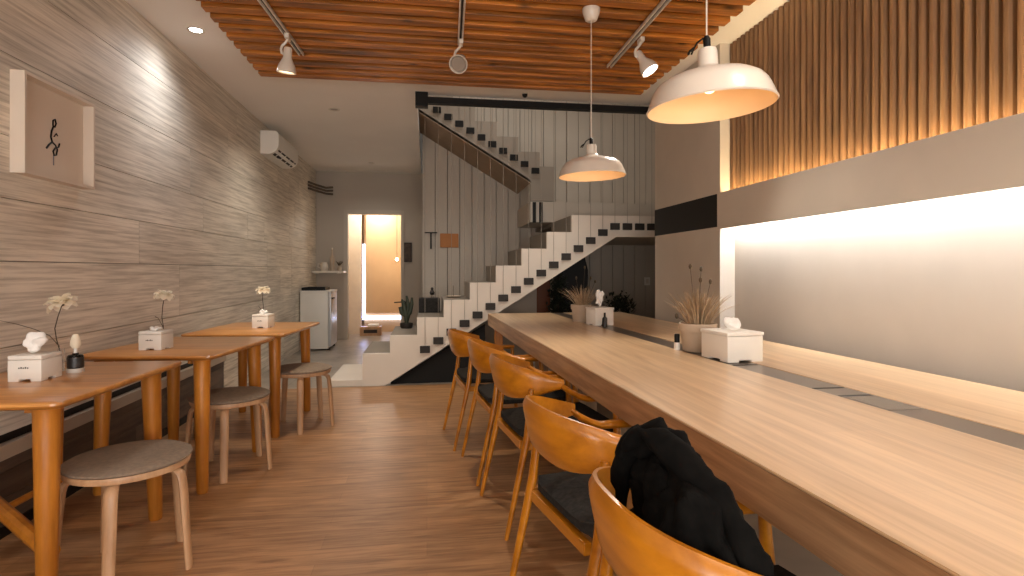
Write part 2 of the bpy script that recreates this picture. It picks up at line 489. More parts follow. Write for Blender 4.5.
# back room
M_BR = plain('back_room_paint', (214, 180, 140), 0.7, var=0.03)
struct('wall_back_room_pier', box(BM(), -1.55, -1.235, 10.9, 11.0, 0, 2.7), plain('back_room_cream', (226, 212, 194), 0.7))
struct('wall_back_room', box(BM(), -2.1, 0.6, 12.0, 12.2, 0, 2.7), M_BR)
bm = BM(); box(bm, -1.6, -1.5, 10.12, 12.0, 0, 2.7); struct('wall_back_room_left', bm, plain('back_room_cream', (226, 212, 194), 0.7))
bm = BM(); box(bm, 0.0, 0.1, 10.12, 12.0, 0, 2.7); struct('wall_back_room_right', bm, M_BR)
pn = thing('glowing_panel', 'tall beige panel in the far doorway edged with bluish white light', 'panel', (-0.7, 11.1, 0))
bm = BM(); box(bm, -.47, .6, 0, .05, 0.36, 2.6, 0.01); obj('board', bm, M_BR, pn)
bm = BM(); box(bm, -.53, -.48, .0, .04, 0.28, 1.7); box(bm, -.53, .6, .0, .04, 0.24, .31); obj('light_strip', bm, M_LEDB, pn)
bm = BM(); box(bm, -.50, .6, .05, .2, 0.0, 2.6); obj('core', bm, M_BR, pn)

# stairwell back wall of vertical boards
bm = BM()
x = -0.06
k = 0
while x < 3.4:
    wdt = 0.175
    box(bm, x + .004, min(x + wdt, 3.42) - .004, 8.05 + (0.004 if k % 2 else 0), 8.2, 0, 5.0)
    x += wdt; k += 1
box(bm, -0.062, -0.04, 8.02, 8.2, 0, 5.0)
struct('wall_stair_back', bm, M_PANEL)
bm = BM(); box(bm, -0.05, 0.05, 8.2, 10, 0, CZ); struct('wall_corridor_right', bm, M_WALLB)
struct('wall_stair_back_core', box(BM(), -0.04, 3.5, 8.12, 8.22, 0, 5.0), plain('joint_dark', (70, 62, 54), 0.9))

# black beam across the stair opening
bt = thing('steel_beam', 'long black steel beam under the ceiling edge in front of the stairs', 'beam', (1.2, 5.45, 2.80))
obj('beam', box(BM(), -1.25, 2.3, -.03, .04, 0.0, .06), M_BLACK, bt)
obj('end_block', box(BM(), -1.31, -1.19, -.05, .05, -.035, .098), M_BLACK, bt)

# ------------------------------------------------------------------ stairs
st = thing('staircase', 'white sawtooth-edged lower stair flight with black tube ends and a landing', 'staircase', (0, 5.95, 0))
run, rise = 0.278, 0.183
xs0 = -0.66
poly = [(-0.66, 0.0), (-0.66, 0.333)]
x, z = -0.381, 0.333
poly.append((x, z))
treads = [(-0.66, -0.381, 0.333)]
for i in range(7):
    z += rise; poly.append((x, z)); treads.append((x, x + run, z)); x += run; poly.append((x, z))
z = 1.80
poly.append((x, z)); treads.append((x, 3.41, z)); poly.append((3.41, z)); poly.append((3.41, 1.567)); poly.append((2.07, 1.567))
poly.append((-0.43, 0.0))
obj('fascia', prism_y(BM(), poly, 0, 0.05), M_STAIR, st)
for a, b_, z_ in treads:
    obj('tread', box(BM(), a, b_ + .01, 0.05, 1.03 if a < 1.5 else 2.09, z_ - 0.05, z_ - 0.001), M_TREAD, st)
for i in range(1, len(treads)):
    obj('riser', box(BM(), treads[i][0] + .002, treads[i][0] + 0.03, 0.05, 1.03, treads[i - 1][2] - .002, treads[i][2] - 0.05), M_TREAD, st)
def slab(x0, z0, x1, z1, th, y0, y1):
    return prism_y(BM(), [(x0, z0), (x1, z1), (x1, z1 + th), (x0, z0 + th)], y0, y1)
obj('soffit', slab(-0.37, 0.03, 2.07, 1.57, 0.03, 0.05, 1.03), M_PANEL, st)
obj('landing_soffit', box(BM(), 2.07, 3.41, 0.05, 2.09, 1.57, 1.60), M_PANEL, st)
bx_ = []
for i in range(15):
    bx_.append((-0.021 + i * 0.138, 0.368 + i * 0.0888))
for i in range(9):
    bx_.append((2.05 + i * 0.1425, 1.68))
for (x, z) in bx_:
    obj('tube_end', box(BM(), x - .052, x + .052, -.03, .0, z - .037, z + .037, .004), M_BLOCK, st)
    obj('steel_rod', sweep(BM(), [(x, -.014, z + .03), (x, -.014, 4.99)], 0.0025, 6), M_ROD, st)
obj('base_step', box(BM(), -1.0, -0.662, 0.02, 1.03, 0.0, 0.062, .003), M_STAIR, st)
obj('base_step', box(BM(), -0.655, -0.38, 0.05, 1.03, 0.0, 0.28), M_STAIR, st)

up = thing('staircase', 'upper stair flight climbing left behind the first, dark underside and black tube ends', 'staircase', (0, 7.0, 0))
tr2 = []
x, z = 1.42, 2.52
ptop = [(1.60, 2.08), (1.60, 2.52), (1.42, 2.52)]
for i in range(6):
    z += 0.182
    ptop.append((x, z)); tr2.append((x - 0.275, x, z)); x -= 0.275; ptop.append((x, z))
sf = lambda X: 2.675 - 0.60 * (X - 0.7)
polyu = ptop + [(-0.1, z), (-0.1, sf(-0.1) + 0.0), (1.30, sf(1.30)), (1.30, 2.08)]
# keep polygon tidy: drop points beyond the left end
polyu = [(max(px, -0.1), pz) for px, pz in polyu]
obj('fascia', prism_y(BM(), polyu, 0, 0.05), M_STAIR_SHADED, up)
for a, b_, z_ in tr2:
    obj('tread', box(BM(), a, b_, .05, 1.04, z_ - .05, z_ - .001), M_STAIR_SHADED, up)
obj('soffit', prism_y(BM(), [(-0.1, sf(-0.1) - .01), (1.30, sf(1.30) - .01), (1.30, sf(1.30) + .03), (-0.1, sf(-.1) + .03)], .0, 1.04), plain('soffit_shade_brown', (150, 128, 106), 0.7), up)  # brown puts the underside's shade into the colour
for i in range(11):
    x = 1.36 - i * 0.1375
    zz = 2.46 + i * 0.0800
    if x < 0: continue
    obj('tube_end', box(BM(), x - .05, x + .05, -.03, 0, zz - .037, zz + .037, .004), M_BLACK, up)
    obj('steel_rod', sweep(BM(), [(x, -.014, zz), (x, -.014, 4.99)], 0.003, 6), M_ROD, up)
for px in (1.345, 1.43):
    tag(obj('landing_post', box(BM(), px - .02, px + .02, 6.96, 6.995, 1.80, 2.06, .003), M_BLACK), 'left of the two short black posts standing on the stair landing' if px < 1.4 else 'right of the two short black posts standing on the stair landing', 'post', 'short black posts on the landing')
struct('trim_3', box(BM(), 1.6, 3.41, 7.0, 8.04, 1.81, 2.07), M_PANEL)
struct('trim_4', box(BM(), 1.30, 1.6, 7.0, 8.04, 1.81, 2.07), M_PANEL)

# things under the stairs
struct('wall_under_stairs', prism_y(BM(), [(-0.36, 0.0), (1.36, 0.0), (1.36, 1.05), (-0.36, 0.0)][:3], 6.9, 6.95), M_WALLB)
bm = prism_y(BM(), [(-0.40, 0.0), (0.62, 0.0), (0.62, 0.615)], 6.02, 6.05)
tag(obj('under_stair_shade', bm, plain('shade_black', (12, 10, 9), 0.9)), 'black triangular sheet standing in for the shade under the stairs', 'panel')  # black sheet paints the shade below the lower flight
kb = thing('storage_cabinet', 'reddish brown cabinet standing in the dark under the stairs', 'cabinet', (1.46, 7.1, 0))
obj('body', box(BM(), -.11, .12, 0, .4, 0, 1.25, .01), plain('red_brown_wood', (120, 62, 24), 0.5), kb)
obj('door', box(BM(), -.10, .11, -.015, 0.0, .05, 1.2, .003), plain('red_brown_wood', (120, 62, 24), 0.5), kb)
bk = thing('tall_black_block', 'tall black round-topped block under the stair landing', 'cabinet', (1.9, 7.3, 0))  # solid black block with a rounded top
poly = [(-.19, 0), (.19, 0), (.19, 1.2), (.15, 1.36), (.05, 1.46), (-.05, 1.46), (-.15, 1.36), (-.19, 1.2)]
obj('body', prism_y(BM(), poly, -.18, .2), M_BLACK, bk)
obj('handle', sweep(BM(), [(.12, -.20, .7), (.12, -.20, .95)], .008, 8), M_ROD, bk)
bm = BM(); box(bm, -.045, .045, -.012, 0, -.06, .06, .004)
o = thing('light_switch', 'small pale light switch on the wall at the end of the stairs', 'switch', (3.28, 8.046, 1.03))
obj('plate', bm, M_PLASTIC, o); obj('rocker', box(BM(), -.02, .02, -.018, -.012, -.035, .035, .002), M_WHITE, o)

# ------------------------------------------------------------------ ceiling slats
bm = BM()
y = 4.86
while y > -2.5:
    box(bm, -1.35, 1.92, y - .078, y, 2.79, CZ, 0.004)
    y -= .145
box(bm, -1.30, 1.86, -2.5, 4.80, 2.868, 2.898)
tag(obj('slatted_ceiling_panel', bm, M_SLAT), 'orange cedar slatted panel hung under the white ceiling', 'ceiling panel')

# ------------------------------------------------------------------ track lights
def rail(x0, x1, y0, y1, label):
    t = thing('track_rail', label, 'lighting track', ((x0 + x1) / 2, (y0 + y1) / 2, 2.785), 0, 'ceiling lighting tracks')
    cx, cy = (x0 + x1) / 2, (y0 + y1) / 2
    def bar(off, r, dz):
        return sweep(BM(), [(x0 - cx + off, y0 - cy, dz), (x1 - cx + off, y1 - cy, dz)], r, 4)
    d = math.atan2(x1 - x0, y1 - y0)
    bm = BM()
    L_ = math.hypot(x1 - x0, y1 - y0) / 2
    box(bm, -.018, -.010, -L_, L_, -.024, 0); box(bm, .010, .018, -L_, L_, -.024, 0); box(bm, -.018, .018, -L_, L_, -.008, 0)
    rot_bm(bm, Matrix.Rotation(-d, 4, 'Z'))
    obj('channel', bm, M_WHITE, t)
    bm = BM(); box(bm, -.006, .006, -L_ + .02, L_ - .02, -.012, -.008); rot_bm(bm, Matrix.Rotation(-d, 4, 'Z')); obj('slot', bm, M_BLOCK, t)
    return t
rail(-1.13, -0.905, 0.4, 4.27, 'white lighting track on the slats, nearest the tiled left wall')
rail(0.10, 0.228, 0.4, 3.90, 'white lighting track in the middle of the slatted ceiling')
rail(1.35, 1.392, 0.4, 4.17, 'white lighting track on the slats, nearest the fluted wall')

def spot_head(label, loc, ydir, tilt, lensmat, scale=1.0):
    """bell-shaped spot on a bent bracket; local +Z up, opening points down then tilted"""
    t = thing('track_spotlight', label, 'spotlight', loc, ydir)
    obj('adapter', box(BM(), -.014, .014, -.035, .035, -.03, 0, .003), M_WHITE, t)
    obj('bracket', sweep(BM(), [(0, 0, -.03), (-.012, 0, -.05), (-.035, 0, -.075), (-.042, 0, -.095), (-.038, 0, -.12), (-.02, 0, -.130), (0, 0, -.130)], .009, 8), M_WHITE, t)
    pr = [(0, .045), (.022, .045), (.027, .035), (.027, -.02), (.036, -.04), (.052, -.07), (.060, -.10), (.062, -.118), (.056, -.118), (.052, -.10), (.040, -.065), (0, -.05)]
    bm = lathe(BM(), [(r * scale, z * scale) for r, z in pr], 28)
    R = Matrix.Translation((0, 0, -.130)) @ Matrix.Rotation(tilt[0], 4, 'X') @ Matrix.Rotation(tilt[1], 4, 'Y')
    rot_bm(bm, R); obj('shade', bm, M_WHITE, t, True)
    bm = lathe(BM(), [(0, -.098 * scale), (.035 * scale, -.100 * scale), (.048 * scale, -.108 * scale), (.048 * scale, -.112 * scale), (0, -.108 * scale)], 24)
    rot_bm(bm, R); obj('lens', bm, lensmat, t, True)
    return t
spot_head('white bell-shaped spotlight on the left track, pointing down', (-0.915, 3.90, 2.761), 0, (0.15, 0.1), M_LENSW)
spot_head('white round spotlight at the end of the middle track, turned to the room', (0.228, 3.82, 2.761), 0, (-0.95, 0.2), plain('unlit_lens', (150, 138, 126), 0.4))
spot_head('glaring lit spotlight hanging from the track beside the fluted wall', (1.425, 3.60, 2.761), 0, (-0.35, -0.45), M_LENS)

# recessed downlights
def downlight(x, y, label, lit):
    t = thing('recessed_downlight', label, 'downlight', (x, y, CZ), 0)
    obj('ring', lathe(BM(), [(.040, -.001), (.058, -.002), (.058, -.008), (.046, -.008), (.040, -.004)], 32), M_WHITE, t, True)
    obj('lens', lathe(BM(), [(0, -.002), (.042, -.002), (.042, -.004), (0, -.004)], 32), lit, t)
    return t
downlight(-1.615, 4.25, 'bright recessed downlight beside the tiled left wall', emit('downlight_lens', (1, .97, .92), 22.0))
M_OFF = plain('unlit_lens', (150, 138, 126), 0.4)
downlight(-0.97, 6.13, 'dim recessed downlight over the passage, in front of the air conditioner', M_OFF)
downlight(-0.875, 9.1, 'dim recessed downlight above the far doorway', M_OFF)
o = thing('smoke_detector', 'small dark round fitting on the ceiling above the black beam', 'detector', (0.93, 5.30, CZ))
obj('base', lathe(BM(), [(0, 0), (.03, 0), (.03, -.012), (0, -.012)], 20), M_WHITE, o, True)
obj('dome', lathe(BM(), [(.026, -.012), (.024, -.03), (.012, -.042), (0, -.045)], 20), M_BLACK, o, True)

# ------------------------------------------------------------------ pendant lamps
def pendant(label, x, y, z, tilt, power):
    t = thing('pendant_lamp', label, 'pendant lamp', (x, y, z), 0, 'white metal pendant lamps over the long table')
    R = Matrix.Rotation(tilt, 4, 'Y')
    outer = [(.200, 0), (.204, .004), (.200, .010), (.192, .034), (.180, .062), (.166, .080), (.140, .096), (.100, .108), (.062, .118), (.042, .126), (.036, .134)]
    bm = lathe(BM(), outer + [(.034, .130)], 64); rot_bm(bm, R); obj('shade', bm, M_WHITE, t, True)
    inner = [(.200, 0), (.196, .006), (.188, .034), (.176, .060), (.162, .076), (.138, .091), (.098, .103), (.060, .112), (.034, .120), (0, .121)]
    bm = lathe(BM(), inner, 64); rot_bm(bm, R); obj('lining', bm, M_SHADEIN, t, True)['label'] = 'cream inside of the shade'
    bm = lathe(BM(), [(.032, .128), (.031, .182), (.028, .192), (.010, .194), (0, .194)], 32); rot_bm(bm, R); obj('neck', bm, M_WHITE, t, True)
    bm = lathe(BM(), [(.011, .190), (.012, .225), (.007, .235), (0, .236)], 16); rot_bm(bm, R)
    g = obj('cable_grip', bm, M_BLACK, t, True)
    bm = sweep(BM(), [(0, 0, .225), (-.012, .004, .228), (-.032, .006, .214), (-.048, .004, .190), (-.056, .0, .176)], .0035, 6)
    sweep(bm, [(-.046, .0, .196), (-.060, .002, .186), (-.066, .002, .176)], .0045, 6)
    rot_bm(bm, R); obj('wire_tail', bm, M_BLACK, g, True)
    p0 = R @ Vector((0, 0, .23))
    obj('cord', sweep(BM(), [p0, (p0.x, 0, 2.77 - z)], .0028, 8), M_WHITE, t)
    bm = lathe(BM(), [(0, -.075), (.026, -.075), (.036, -.068), (.050, -.030), (.054, -.012), (.054, 0), (0, 0)], 28, (p0.x, 0, 2.785 - z))
    obj('ceiling_canopy', bm, M_WHITE, t, True)
    bm = lathe(BM(), [(.014, .118), (.014, .095), (.016, .088), (.021, .076), (.022, .066), (.018, .056), (.010, .050), (0, .048)], 28); rot_bm(bm, R)
    obj('bulb', bm, M_FIL, t, True)
    l = light('pendant_bulb_light', 'POINT', (x, y, z + .012), power, (1.0, 0.66, 0.36), 0.02)
    return t
pendant('white pendant lamp with cream inside, nearest the camera over the long table', 0.915, 1.71, 1.728, math.radians(-3.4), 0.45)
pendant('white pendant lamp hanging farther back, in front of the staircase', 0.992, 3.29, 1.768, math.radians(-1.6), 0.45)

# ------------------------------------------------------------------ long communal table
tb = thing('communal_table', 'long thick pale wooden communal table with a grey centre strip', 'table', (1.4, 3.2, 0))
P = [(.625, 5.78), (1.285, 5.78), (1.425, 5.78), (2.06, 5.78)]
Q = [(.815, -.6), (1.555, -.6), (1.70, -.6), (2.245, -.6)]
T = Vector((1.4, 3.2))
def q_(p): return (p[0] - 1.4, p[1] - 3.2)
for i, nm in ((0, 'tabletop'), (2, 'tabletop')):
    a, b_ = P[i], P[i + 1]; c, d = Q[i], Q[i + 1]
    if i == 0: pl = [q_(c), q_((d[0] - .002, d[1])), q_((b_[0] - .002, b_[1])), q_(a)]
    else: pl = [q_((c[0] + .002, c[1])), q_((d[0] if i == 2 else d[0], d[1])), q_(b_), q_((a[0] + .002, a[1]))]
    o = obj(nm, prism_z(BM(), pl, 0.743, 0.75, .002), M_TOP, tb)
    o2 = obj('edge_board', prism_z(BM(), pl, 0.63, 0.7428, 0), M_EDGE, tb)
pl = [q_((Q[1][0], Q[1][1])), q_((Q[2][0], Q[2][1])), q_((P[2][0], P[2][1])), q_((P[1][0], P[1][1]))]
s_ = obj('centre_strip', prism_z(BM(), pl, 0.70, 0.748, 0), M_STRIP, tb)
def strip_x(y, f):
    k = (y - 5.78) / (-.6 - 5.78)
    a = P[1][0] + (Q[1][0] - P[1][0]) * k; b_ = P[2][0] + (Q[2][0] - P[2][0]) * k
    return a + (b_ - a) * f
for y0, y1 in ((2.46, 2.475), (1.93, 1.945), (1.80, 1.815), (1.60, 1.79)):
    bm = BM()
    pl = [q_((strip_x(y0, .06), y0)), q_((strip_x(y0, .94), y0)), q_((strip_x(y1, .94), y1)), q_((strip_x(y1, .06), y1))]
    prism_z(bm, pl, .7475, .7492)
    obj('strip_lid', bm, M_BLOCK if y1 - y0 < .05 else plain('lid_grey', (120, 112, 104), 0.25, 0.5), tb)
def wleg(x, y, wd=.04):
    return box(BM(), x - 1.4 - wd, x - 1.4 + wd, y - 3.2 - wd, y - 3.2 + wd, 0, .63, .004)
for x, y in ((.72, 5.66), (.93, -.3), (1.98, 5.66), (2.1, -.3)):
    obj('leg', wleg(x, y), M_LLEG, tb)
for y in (3.35, 4.75):
    for x in (.98, 1.22, 1.58, 1.82):
        obj('base_board', box(BM(), x - 1.4 - .055, x - 1.4 + .055, y - 3.2 - .02, y - 3.2 + .02, 0, .63, .003), M_PALE, tb)

# ------------------------------------------------------------------ armchairs
def make_chair(label):
    t = thing('dining_armchair', label, 'chair', (0, 0, 0))
    # backrest: bent plywood band
    bm = BM()
    th = math.radians(84); n = 36; m_ = 8
    ax, ay = .285, .268
    def pl(a, off):
        e_ = 2 / 2.7
        return Vector((-(ax + off) * abs(math.cos(a)) ** e_, (ay + off) * math.copysign(abs(math.sin(a)) ** e_, a), 0))
    grid = {}
    for s in (0, 1):
        for i in range(n + 1):
            u_ = -1 + 2 * i / n
            a = u_ * th
            top = .778 - .080 * abs(u_) ** 2.0
            bot = .598 + .062 * abs(u_) ** 2.2
            for j in range(m_ + 1):
                v_ = j / m_
                p = pl(a, -.012 if s else .012)
                e = 1 - (2 * v_ - 1) ** 6            # thin rounded rim
                if s == 0: p = pl(a, -.012 + .024 * (0.35 + 0.65 * e))
                zz = bot + (top - bot) * v_
                lean = (zz - .6) * .22 * max(0, math.cos(a))
                p.x -= lean
                p.z = zz
                grid[s, i, j] = bm.verts.new(p)
    for s in (0, 1):
        for i in range(n):
            for j in range(m_):
                bm.faces.new((grid[s, i, j], grid[s, i + 1, j], grid[s, i + 1, j + 1], grid[s, i, j + 1]))
    for i in range(n):
        for j in (0, m_):
            bm.faces.new((grid[0, i, j], grid[0, i + 1, j], grid[1, i + 1, j], grid[1, i, j]))
    for i in (0, n):
        for j in range(m_):
            bm.faces.new((grid[0, i, j], grid[0, i, j + 1], grid[1, i, j + 1], grid[1, i, j]))
    obj('backrest', bm, M_CHAIR, t, True)
    for s in (-1, 1):
        a = []
        for k in range(8):
            f = k / 7
            a.append((-.07 + .29 * f, s * (.268 - .012 * f * f), .605 + .070 * max(0, 1 - f * 2.2) ** 1.5))
        bm = sweep(BM(), a, [.018, .021, .023, .024, .025, .027, .027, .018], 12, 0.62, upv=(0, 0, 1))
        obj('armrest', bm, M_CHAIR, t, True)
        bm = sweep(BM(), [(-.205, s * .243, .66), (-.225, s * .250, .45), (-.325, s * .255, .0)], [.016, .023, .014], 12, 0.7)
        obj('leg', bm, M_CHAIR, t, True)
        bm = sweep(BM(), [(.205, s * .256, .60), (.218, s * .252, .42), (.245, s * .255, .0)], [.017, .022, .014], 12, 0.8)
        obj('leg', bm, M_CHAIR, t, True)
        obj('side_rail', box(BM(), -.235, .235, s * .238 - .012, s * .238 + .012, .385, .418, .004), M_CHAIR, t)
    obj('rear_rail', box(BM(), -.25, -.225, -.205, .205, .380, .418, .004), M_CHAIR, t)
    obj('front_rail', box(BM(), .215, .24, -.25, .25, .385, .418, .004), M_CHAIR, t)
    bm = BM()
    box(bm, -.5, .5, -.5, .5, -.5, .5)
    bmesh.ops.subdivide_edges(bm, edges=bm.edges, cuts=7, use_grid_fill=True)
    for v in bm.verts:
        p = v.co * 2
        nrm = (abs(p.x) ** 7 + abs(p.y) ** 7) ** (1 / 7)
        mx = max(abs(p.x), abs(p.y), 1e-6)
        f = mx / max(nrm, 1e-6) if nrm > 0 else 1
        x, y = p.x * f, p.y * f
        r = min(1, max(abs(x), abs(y)))
        zz = p.z * (1 - .55 * r ** 8)
        dome = (1 - r ** 3) * .010 if p.z > 0 else 0
        v.co = Vector((x * .245 + .0, y * (.235 + .012 * x), .448 + zz * .026 + dome))
    obj('seat', bm, M_CHAR, t, True)['label'] = 'charcoal upholstered seat'
    return t
lbls = ['amber wooden armchair at the long table, farthest toward the stairs',
        'amber wooden armchair at the long table, second from the stairs',
        'amber wooden armchair at the long table, middle of the row of five',
        'amber wooden armchair with charcoal seat in full view, next beyond the coat chair',
        'nearest amber wooden armchair, the one with a black coat over its back']
spots = [(.475, 4.02, 6), (.575, 3.40, 6), (.64, 2.76, 7), (.65, 1.80, 11), (.655, 1.035, 4)]
ch0 = make_chair(lbls[0])
for i, (x, y, a) in enumerate(spots):
    c = ch0 if i == 0 else copy_tree(ch0)
    c.location = (x, y, 0); c.rotation_euler.z = math.radians(a)
    c['label'] = lbls[i]; c['group'] = 'amber armchairs along the communal table'

# ------------------------------------------------------------------ black coat over the nearest chair
bm = BM()
g = bmesh.ops.create_icosphere(bm, subdivisions=6, radius=1.0)
cc = Vector((.505, .955, .66))
for v in bm.verts:
    p = v.co.copy()
    d = p.normalized()
    # super-ellipsoid mound, narrower at the top, hanging wider at the bottom
    ex = 2.5
    k = (abs(d.x) ** ex + abs(d.y) ** ex + abs(d.z) ** ex) ** (-1 / ex)
    q = d * k
    zt = q.z
    sx = .078 * (1 - .38 * max(0, zt)) ; sy = .235 * (1 - .20 * max(0, zt))
    pos = Vector((q.x * sx, q.y * sy, zt * .215))
    pos.x -= .035 * max(0, zt)
    # skewed: highest toward the far end, falling to the near end
    pos.z += .055 * (pos.y / .235) * (0.5 + 0.5 * zt) - .03 * max(0, -pos.y / .235) ** 2 * max(0, zt)
    # long folds falling from the ridge
    f = math.sin(pos.y * 46 + 5 * noise.noise(pos * 5)) * .006 + math.sin((pos.y + pos.z * .7) * 27 + 1.3) * .008
    f += noise.noise(pos * 9 + Vector((3, 1, 7))) * .030 + noise.noise(pos * 26) * .014 + noise.noise(pos * 60) * .004
    rdg = abs(noise.noise(pos * 12 + Vector((9, 2, 4))))
    f -= (max(0, .16 - rdg)) * .05
    pos += d * f
    v.co = pos
coat = thing('coat', 'black jersey coat bundled over the back of the nearest armchair', 'coat', (.495, .975, .640))
obj('body', bm, M_COAT, coat, True)
bm = BM()
pts = [(-.085, .150, .17), (-.07, .10, .228), (-.04, .02, .222), (-.01, -.07, .185), (.01, -.13, .13), (.025, -.175, .05), (.03, -.20, -.08)]
pts2 = []
for i in range(len(pts) - 1):
    a_, b1, c1, d_ = [Vector(pts[min(max(q, 0), len(pts) - 1)]) for q in (i - 1, i, i + 1, i + 2)]
    for k in range(8):
        t_ = k / 8
        pts2.append(.5 * ((2 * b1) + (c1 - a_) * t_ + (2 * a_ - 5 * b1 + 4 * c1 - d_) * t_ ** 2 + (3 * b1 - a_ - 3 * c1 + d_) * t_ ** 3))
pts2.append(Vector(pts[-1]))
sweep(bm, pts2, [.018 + .010 * math.sin(PI * i / (len(pts2) - 1)) + .005 * noise.noise(Vector((i * .45, 0, 0))) for i in range(len(pts2))], 22, 0.8)
for v in bm.verts: v.co += Vector((0.5, 0, 1)) * (noise.noise(v.co * 22) * .014 + noise.noise(v.co * 55) * .005)
obj('sleeve', bm, M_COAT, coat, True)
bm = BM()
def spline(P_, R_, k=7):
    o_, r_ = [], []
    P_ = [Vector(q) for q in P_]
    for i in range(len(P_) - 1):
        a_, b1, c1, d_ = P_[max(i - 1, 0)], P_[i], P_[i + 1], P_[min(i + 2, len(P_) - 1)]
        for j in range(k):
            t_ = j / k
            o_.append(.5 * ((2 * b1) + (c1 - a_) * t_ + (2 * a_ - 5 * b1 + 4 * c1 - d_) * t_ ** 2 + (3 * b1 - a_ - 3 * c1 + d_) * t_ ** 3))
            r_.append(R_[i] + (R_[i + 1] - R_[i]) * t_)
    o_.append(P_[-1]); r_.append(R_[-1])
    return o_, r_
P_, R_ = spline([(-.075, .185, .02), (-.085, .175, .12), (-.07, .15, .19), (-.045, .10, .222), (-.02, .05, .225), (.0, .0, .205)], [.010, .026, .032, .032, .026, .010])
sweep(bm, P_, R_, 20, .8)
for v in bm.verts: v.co += Vector((1, 0, 1)) * (noise.noise(v.co * 25) * .012 + noise.noise(v.co * 60) * .005)
obj('collar', bm, M_COAT, coat, True)

# ------------------------------------------------------------------ left tables
def make_left_table(label, W, D):
    t = thing('cafe_table', label, 'table')
    poly = []
    for qx, qy, a0 in ((1, 1, 0), (-1, 1, 90), (-1, -1, 180), (1, -1, 270)):
        for k in range(8):
            a = math.radians(a0 + 90 * k / 7)
            poly.append((qx * (W / 2 - .035) + .035 * math.cos(a), qy * (D / 2 - .035) + .035 * math.sin(a)))
    n = len(poly)
    bm = BM()
    lv = [(.722, -.022), (.728, -.008), (.738, 0), (.746, -.001), (.75, -.006)]
    rings = []
    for z, off in lv:
        rings.append([bm.verts.new((x * (1 + off / .4), y * (1 + off / .45), z)) for x, y in poly])
    for i in range(len(rings) - 1):
        for k in range(n):
            bm.faces.new((rings[i][k], rings[i][(k + 1) % n], rings[i + 1][(k + 1) % n], rings[i + 1][k]))
    bm.faces.new(rings[0][::-1]); bm.faces.new(rings[-1])
    obj('tabletop', bm, M_LTAB, t, True)
    for sx in (-1, 1):
        for sy in (-1, 1):
            x, y = sx * (W / 2 - .105), sy * (D / 2 - .105)
            bm = lathe(BM(), [(0, 0), (.026, 0), (.030, .01), (.040, .60), (.042, .695), (.048, .722), (0, .722)], 24)
            for v in bm.verts:
                f = 1 - v.co.z / .72
                v.co.x += x + sx * .012 * f; v.co.y += y + sy * .02 * f
            obj('leg', bm, M_LLEG, t, True)
        obj('underframe', box(BM(), sx * (W / 2 - .17) - .02, sx * (W / 2 - .17) + .02, -(D / 2 - .12), D / 2 - .12, .690, .722), M_LLEG, t)
    return t
tl = ['honey wooden cafe table nearest the camera, with tissue box and glass bottle',
      'honey wooden cafe table in the middle of the left row, white flower on it',
      'honey wooden cafe table farthest back in the left row, toward the white fridge']
for i, (x, y, a, W, D) in enumerate([(-1.535, 2.57, -2.5, .64, .90), (-1.425, 3.61, -7, .73, .86), (-1.31, 4.63, -5, .72, .92)]):
    c = make_left_table(tl[i], W, D)
    c.location = (x, y, 0); c.rotation_euler.z = math.radians(a); c['group'] = 'honey cafe tables along the left wall'
    if i == 0:
        obj('stretcher', sweep(BM(), [(.24, -.36, .20), (-.22, -.05, .31)], .028, 10), M_LLEG, c)
        obj('stretcher', sweep(BM(), [(-.235, -.36, .19), (-.235, .36, .19)], .015, 10), M_LLEG, c)

# ------------------------------------------------------------------ stools
def make_stool(label):
    t = thing('round_stool', label, 'stool')
    obj('seat_frame', lathe(BM(), [(0, .405), (.185, .405), (.200, .410), (.203, .425), (.200, .434), (0, .434)], 48), M_BIRCH, t, True)
    obj('seat_pad', lathe(BM(), [(0, .434), (.198, .434), (.207, .440), (.207, .448), (.195, .455), (.12, .459), (0, .460)], 48), M_CUSH, t, True)['label'] = 'thin grey fabric pad'
    for ch_ in list(bpy.data.objects):
        if ch_.parent == t:
            for v in ch_.data.vertices: v.co.x *= 1.07; v.co.y *= 1.07
    for k in range(5):
        a = k * 2 * PI / 5
        pts = [(.12, 0, .400), (.16, 0, .400), (.188, 0, .396), (.205, 0, .380), (.212, 0, .355), (.218, 0, .30), (.240, 0, 0)]
        bm = sweep(BM(), pts, [.008, .011, .013, .014, .014, .014, .012], 12, 1.7, upv=(0, 1, 0))
        rot_bm(bm, Matrix.Rotation(a, 4, 'Z'))
        obj('leg', bm, M_BIRCH, t, True)
    return t
sl = ['round pale birch stool with grey pad beside the nearest cafe table',
      'round pale birch stool with grey pad beside the middle cafe table',
      'round pale birch stool with grey pad beside the farthest cafe table']
s0 = make_stool(sl[0])
for i, (x, y, a) in enumerate([(-1.185, 2.46, -80), (-1.175, 3.60, -80), (-.955, 4.50, -80)]):
    c = s0 if i == 0 else copy_tree(s0)
    c.location = (x, y, 0); c.rotation_euler.z = math.radians(a); c['label'] = sl[i]; c['group'] = 'birch stools along the left tables'

